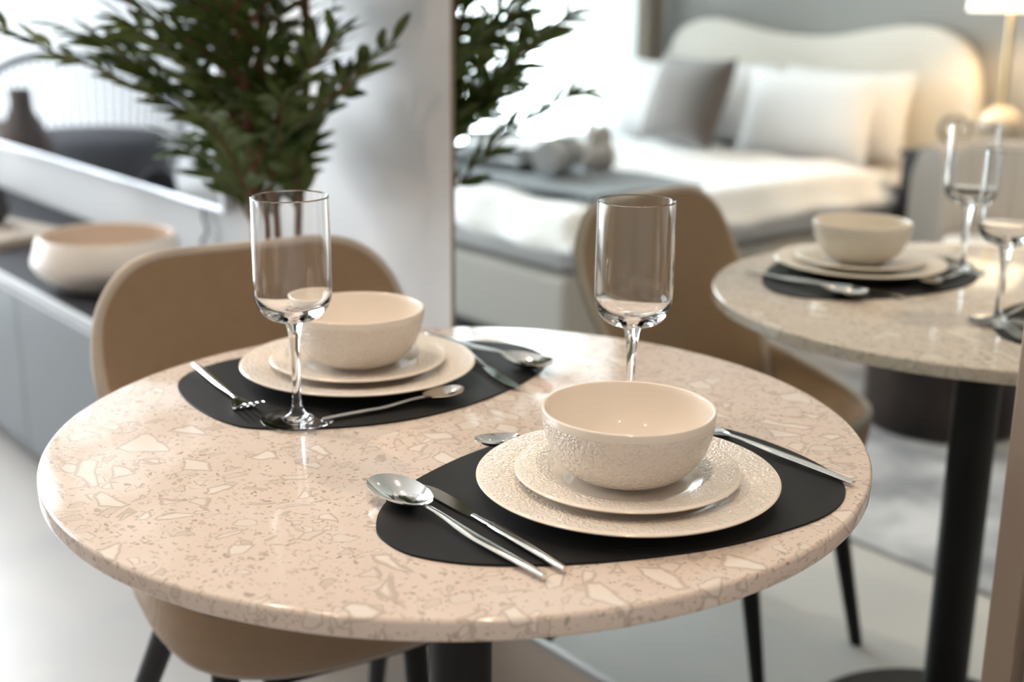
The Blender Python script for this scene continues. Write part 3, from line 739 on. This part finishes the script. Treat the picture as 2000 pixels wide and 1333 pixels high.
put(pw, 'pillow', 2.40, 2.84, .668, -.16, -.03, 'white pillow leaning on the headboard, lamp side at the back', 'white bed pillows')
put(pw, 'pillow', 3.22, 2.63, .668, -.26, .06, 'white pillow in the front row on the window side of the bed', 'white bed pillows')
put(pw, 'pillow', 2.42, 2.63, .668, -.26, -.04, 'white pillow in the front row beside the taupe cushion', 'white bed pillows')
put(cu, 'cushion', 2.83, 2.34, .715, -.34, .16, 'square taupe velvet cushion in front of the white pillows', None, 'cushion')
# throw, tray and plush things on the bed foot
def throw_fn(u, v):
    x = -.79 + 1.58 * u; y = -.93 + .50 * v
    s = max(0, abs(x) - .82)
    return Vector((x * (1 if s < .02 else 1.0), y, .524 + .004 * math.sin(x * 13 + y * 9) - min(.12, .12 * smoothstep(0, .07, s))))
bm = grid(throw_fn, 60, 16); r = bmesh.ops.extrude_face_region(bm, geom=bm.faces[:])
for v in [g for g in r['geom'] if isinstance(g, bmesh.types.BMVert)]: v.co.z += .010
tag(obj('bed_throw', fin('bed_throw', bm, True, 70), 'throw_grey', None, (2.705, 1.90, BZ)), 'dark grey throw laid across the foot of the bed', 'blanket')
tr = thing('serving_tray', 'dark tray lying on the grey throw at the bed foot', 'tray', (2.62, 1.22, .553))
obj('tray_base', box(-.19, -.12, 0, .19, .12, .010, .003), 'tray_dark', tr)
for x0, y0, x1, y1 in ((-.19, -.12, .19, -.11), (-.19, .11, .19, .12), (-.19, -.11, -.18, .11), (.18, -.11, .19, .11)): obj('tray_rim', box(x0, y0, .008, x1, y1, .034, .002), 'tray_dark', tr)
def cup(x, y, z, label):
    c = thing('cup', label, 'cup', (x, y, z)); obj('cup_body', fin('cup_body', lathe([(0, 0), (.022, 0), (.034, .05), (.032, .051), (.020, .006), (0, .006)], 32), True, 50), 'plush_grey', c)
    obj('cup_handle', loop_tube([(.033 + .012 * math.cos(2 * PI * k / 14) + .004, 0, .027 + .014 * math.sin(2 * PI * k / 14)) for k in range(14)], .003, 6, up=Vector((0, 1, 0))), 'plush_grey', c)
cup(2.55, 1.22, .564, 'small grey cup on the dark tray'); 
def plush(name, loc, m, label, cat, ears, sc):
    t = thing(name, label, cat, loc); b_ = bmesh.new()
    prof = [(0, 0), (.065, .0), (.085, .03), (.080, .075), (.060, .105), (.058, .12), (.062, .145), (.050, .175), (0, .188)]
    lathe([(r * sc, z * sc) for r, z in prof], 32, b_); obj('plush_body', fin('plush_body', b_, True, 80), m, t)
    if ears:
        for s in (-1, 1):
            e = bmesh.new(); bmesh.ops.create_uvsphere(e, u_segments=16, v_segments=10, radius=.024 * sc)
            for v in e.verts: v.co.y *= .5
            obj('ear', fin('ear', e, True, 80), m, t, (s * .042 * sc, 0, .178 * sc))
            a_ = bmesh.new(); bmesh.ops.create_uvsphere(a_, u_segments=16, v_segments=10, radius=.032 * sc)
            for v in a_.verts: v.co.z *= 1.3
            obj('arm', fin('arm', a_, True, 80), m, t, (s * .082 * sc, -.03 * sc, .075 * sc))
plush('plush_bear', (2.36, 1.40, .553), 'plush_beige', 'beige plush bear sitting on the grey throw', 'soft toy', True, 0.8)
tw = thing('rolled_towel', 'rolled grey towel lying beside the plush bear', 'towel', (2.34, 1.20, .618), 1.2)
def roll(u, v):
    a = 2 * PI * u; return Vector((-.10 + .20 * v, (.053 + .004 * math.sin(5 * a)) * math.cos(a), (.053 + .004 * math.sin(5 * a)) * math.sin(a)))
bm = grid(roll, 40, 8, wrap=True); bmesh.ops.holes_fill(bm, edges=[e for e in bm.edges if e.is_boundary]); obj('towel_body', fin('towel_body', bm, True, 60), 'plush_grey', tw)
obj('towel_band', loop_tube([(0, .059 * math.cos(2 * PI * k / 24), .059 * math.sin(2 * PI * k / 24)) for k in range(24)], .006, 6, up=Vector((1, 0, 0))), 'throw_grey', tw)

# nightstand, lamp, globe
ns = thing('nightstand', 'dark charcoal nightstand beside the bed', 'nightstand', (1.640, 2.66, 0))
obj('body', box(-.185, -.20, .06, .185, .20, .575, .004), 'charcoal', ns); obj('top', box(-.195, -.215, .575, .195, .20, .60, .004), 'charcoal', ns)
for z in (.08, .33): d_ = obj('drawer', box(-.18, -.215, z, .18, -.20, z + .235, .003), 'charcoal', ns); obj('handle', box(-.06, -.228, z + .18, .06, -.215, z + .19, .002), 'brass', d_)
for sx in (-.17, .17):
    for sy in (-.17, .17): obj('leg', lathe([(0, 0), (.012, 0), (.016, .06), (0, .06)], 12), 'charcoal', ns, (sx, sy, 0))
lp = thing('table_lamp', 'brass table lamp with a stone ball and a lit white shade', 'lamp', (1.575, 2.68, .600))
obj('foot', lathe([(0, 0), (.075, 0), (.075, .012), (0, .016)], 40), 'brass', lp)
bm = bmesh.new(); bmesh.ops.create_uvsphere(bm, u_segments=32, v_segments=20, radius=.078); obj('ball', fin('ball', bm), 'alabaster', lp, (0, 0, .090))
obj('stem', lathe([(0, .16), (.011, .16), (.011, .60), (0, .60)], 16), 'brass', lp)
sh = obj('shade', fin('shade', lathe([(.150, .505), (.154, .505), (.125, .72), (.121, .72)], 48, closed=True), True, 40), 'lamp_shade', lp)
pl_ = bpy.data.lights.new('lamp_bulb', 'POINT'); pl_.energy = 20; pl_.color = (1.0, .66, .36); pl_.shadow_soft_size = .035
po = bpy.data.objects.new('lamp_bulb', pl_); C.objects.link(po); po.location = (1.575, 2.68, 1.20)
gl = thing('glass_globe', 'small clear glass globe ornament on the nightstand', 'ornament', (1.70, 2.58, .600))
bm = bmesh.new(); bmesh.ops.create_uvsphere(bm, u_segments=28, v_segments=18, radius=.055); obj('globe', fin('globe', bm), 'window_glass', gl, (0, 0, .075))
obj('globe_base', lathe([(0, 0), (.035, 0), (.030, .022), (0, .024)], 28), 'fixture_white', gl)
# armchair
ac = thing('armchair', 'rounded cream armchair standing before the nightstand', 'armchair', (1.07, 2.03, BZ), .0)
def acback(u, v):
    a = PI * (-.10 + 1.20 * u); prof_ = [(.36, .0), (.375, .30), (.37, .52), (.35, .60), (.315, .625), (.28, .60), (.262, .52), (.262, .10)]
    k = v * (len(prof_) - 1); i = min(int(k), len(prof_) - 2); f = k - i
    r = prof_[i][0] * (1 - f) + prof_[i + 1][0] * f; z = prof_[i][1] * (1 - f) + prof_[i + 1][1] * f
    return Vector((r * math.cos(a), r * math.sin(a) * 1.0, .06 + z))
bm = grid(acback, 48, 24); bmesh.ops.holes_fill(bm, edges=[e for e in bm.edges if e.is_boundary]); obj('backrest', fin('backrest', bm, True, 60), 'armchair_fabric', ac)
obj('seat_cushion', fin('seat_cushion', lathe([(0, .10), (.24, .10), (.26, .14), (.26, .36), (.235, .40), (0, .41)], 48), True, 60), 'armchair_fabric', ac)
obj('swivel_base', lathe([(0, 0), (.20, 0), (.20, .02), (.05, .03), (.05, .10), (0, .10)], 40), 'charcoal', ac)
for o_ in ac.children: pass
ac.location.z = BZ
# drum side table
dt = thing('drum_table', 'dark brown stone drum side table on the rug', 'side table', (.90, 1.38, BZ))
obj('drum_body', fin('drum_body', lathe([(0, 0), (.205, 0), (.212, .006), (.212, .385), (0, .385)], 64), True, 40), 'drum_stone', dt)
obj('drum_top', fin('drum_top', lathe([(0, .385), (.215, .385), (.220, .390), (.220, .404), (.215, .409), (0, .409)], 64), True, 40), 'drum_stone', dt)

# curtains
def folds(y0, y1, x, amp, n, name, m, label):
    L = y1 - y0
    def f(u, v): return Vector((x + amp * math.sin(u * n * 2 * PI) + .3 * amp * math.sin(u * n * 5.1 + 1), y0 + L * u, .015 + 2.38 * v))
    bm = grid(f, n * 16, 3)
    o = obj(name, fin(name, bm, True, 80), m); tag(o, label, 'curtain'); return o
folds(2.33, 2.81, 3.645, .022, 8, 'sheer_curtain', 'sheer_voile', 'white sheer curtain drawn beside the window')
folds(2.83, 3.005, 3.640, .028, 4, 'drape_curtain', 'drape', 'grey-brown drape gathered in the window corner')
bm = tube([(3.645, -.6, 2.405), (3.645, 3.0, 2.405)], .012, 10); tag(obj('curtain_rail', fin('curtain_rail', bm), 'aluminium'), 'slim metal curtain rail above the window', 'rail')

# ------------------------------------------------------------------ balcony
bc = thing('balcony_chair', 'rounded rope lounge chair with a thick grey cushion out on the balcony', 'chair', (4.62, .16, -.02), 0)
N_ = 40
def rim(a, z): return Vector((.36 * math.cos(a), .40 * math.sin(a), z))
top = [(.38 * math.cos(a) * 1.0, .44 * math.sin(a), .62 + .25 * max(0, math.cos(a)) ** 1.0) for a in [(-.62 + 1.24 * k / N_) * PI for k in range(N_ + 1)]]
low = [(.32 * math.cos(a), .36 * math.sin(a), .34) for a in [(-.62 + 1.24 * k / N_) * PI for k in range(N_ + 1)]]
obj('top_rail', fin('top_rail', tube(top, .020, 8), True, 70), 'rope_grey', bc)
lowring = [(.32 * math.cos(2 * PI * k / 40), .36 * math.sin(2 * PI * k / 40), .34) for k in range(40)]
obj('seat_ring', fin('seat_ring', loop_tube(lowring, .014, 8), True, 70), 'rope_grey', bc)
for k in range(0, N_ + 1): obj('cord', fin('cord', tube([low[k], top[k]], .0042, 5), True, 70), 'rope_grey', bc)
obj('seat_cushion', fin('seat_cushion', lathe([(0, .36), (.31, .36), (.345, .39), (.345, .52), (.31, .55), (0, .56)], 40), True, 60), 'outdoor_cushion', bc)
for sx in (-.2, .2):
    for sy in (-.22, .22): obj('leg', tube([(sx, sy, .34), (sx * 1.3, sy * 1.3, 0)], [.013, .010], 8), 'rope_grey', bc)
bt = thing('balcony_table', 'small round dark table beside the balcony chair', 'table', (4.10, -.29, -.02))
obj('table_top', lathe([(0, .46), (.20, .46), (.20, .48), (0, .48)], 40), 'charcoal', bt); obj('stem', lathe([(0, .01), (.02, .01), (.02, .46), (0, .46)], 16), 'charcoal', bt); obj('foot', lathe([(0, 0), (.14, 0), (.14, .012), (0, .015)], 40), 'charcoal', bt)
tag(obj('vase', fin('vase', lathe([(0, 0), (.080, 0), (.110, .03), (.118, .07), (.105, .12), (.075, .18), (.048, .23), (.040, .27), (.042, .315), (.036, .315), (.034, .27), (.042, .23), (.068, .18), (.098, .12), (.108, .07), (.075, .012), (0, .010)], 48), True, 60), 'brown_vase', None, (4.10, -.29, .46)), 'brown long-necked vase on the small balcony table', 'vase')
def shrub(x, y, h, label, seed):
    rnd = random.Random(seed); t = thing('potted_shrub', label, 'plant', (x, y, -.02), 0, 'balcony shrubs in grey planters')
    obj('planter', fin('planter', lathe([(0, 0), (.13, 0), (.17, .42), (.15, .42), (.14, .38), (0, .38)], 40), True, 35), 'planter_grey', t)
    V, F = [], []
    for k in range(420):
        a, r, z = rnd.random() * 2 * PI, .30 * math.sqrt(rnd.random()), .45 + h * rnd.random()
        d = Vector((rnd.uniform(-1, 1), rnd.uniform(-1, 1), rnd.uniform(-.3, 1))).normalized(); s = d.cross(Vector((0, 0, 1))).normalized()
        p = Vector((r * math.cos(a), r * math.sin(a), z)); L = rnd.uniform(.07, .12); o0 = len(V)
        V += [tuple(p), tuple(p + d * L * .5 + s * L * .22), tuple(p + d * L), tuple(p + d * L * .5 - s * L * .22)]; F += [(o0, o0 + 1, o0 + 2), (o0, o0 + 2, o0 + 3)]
    me = bpy.data.meshes.new('foliage'); me.from_pydata(V, [], F); me.materials.append(MATS['shrub_leaf']); o = obj('foliage', me, None, t); o['kind'] = 'stuff'
    for k in range(4): a = k * 1.6; obj('stem', tube([(0, 0, .38), (.06 * math.cos(a), .06 * math.sin(a), .38 + h * .5), (.14 * math.cos(a), .14 * math.sin(a), .40 + h)], [.010, .008, .004], 6), 'bark', t)
shrub(4.55, 2.66, .75, 'leafy green shrub in a grey planter outside the window, nearest the curtain', 3)
shrub(4.75, 2.05, .95, 'leafy green shrub in a grey planter outside the window, away from the curtain', 4)
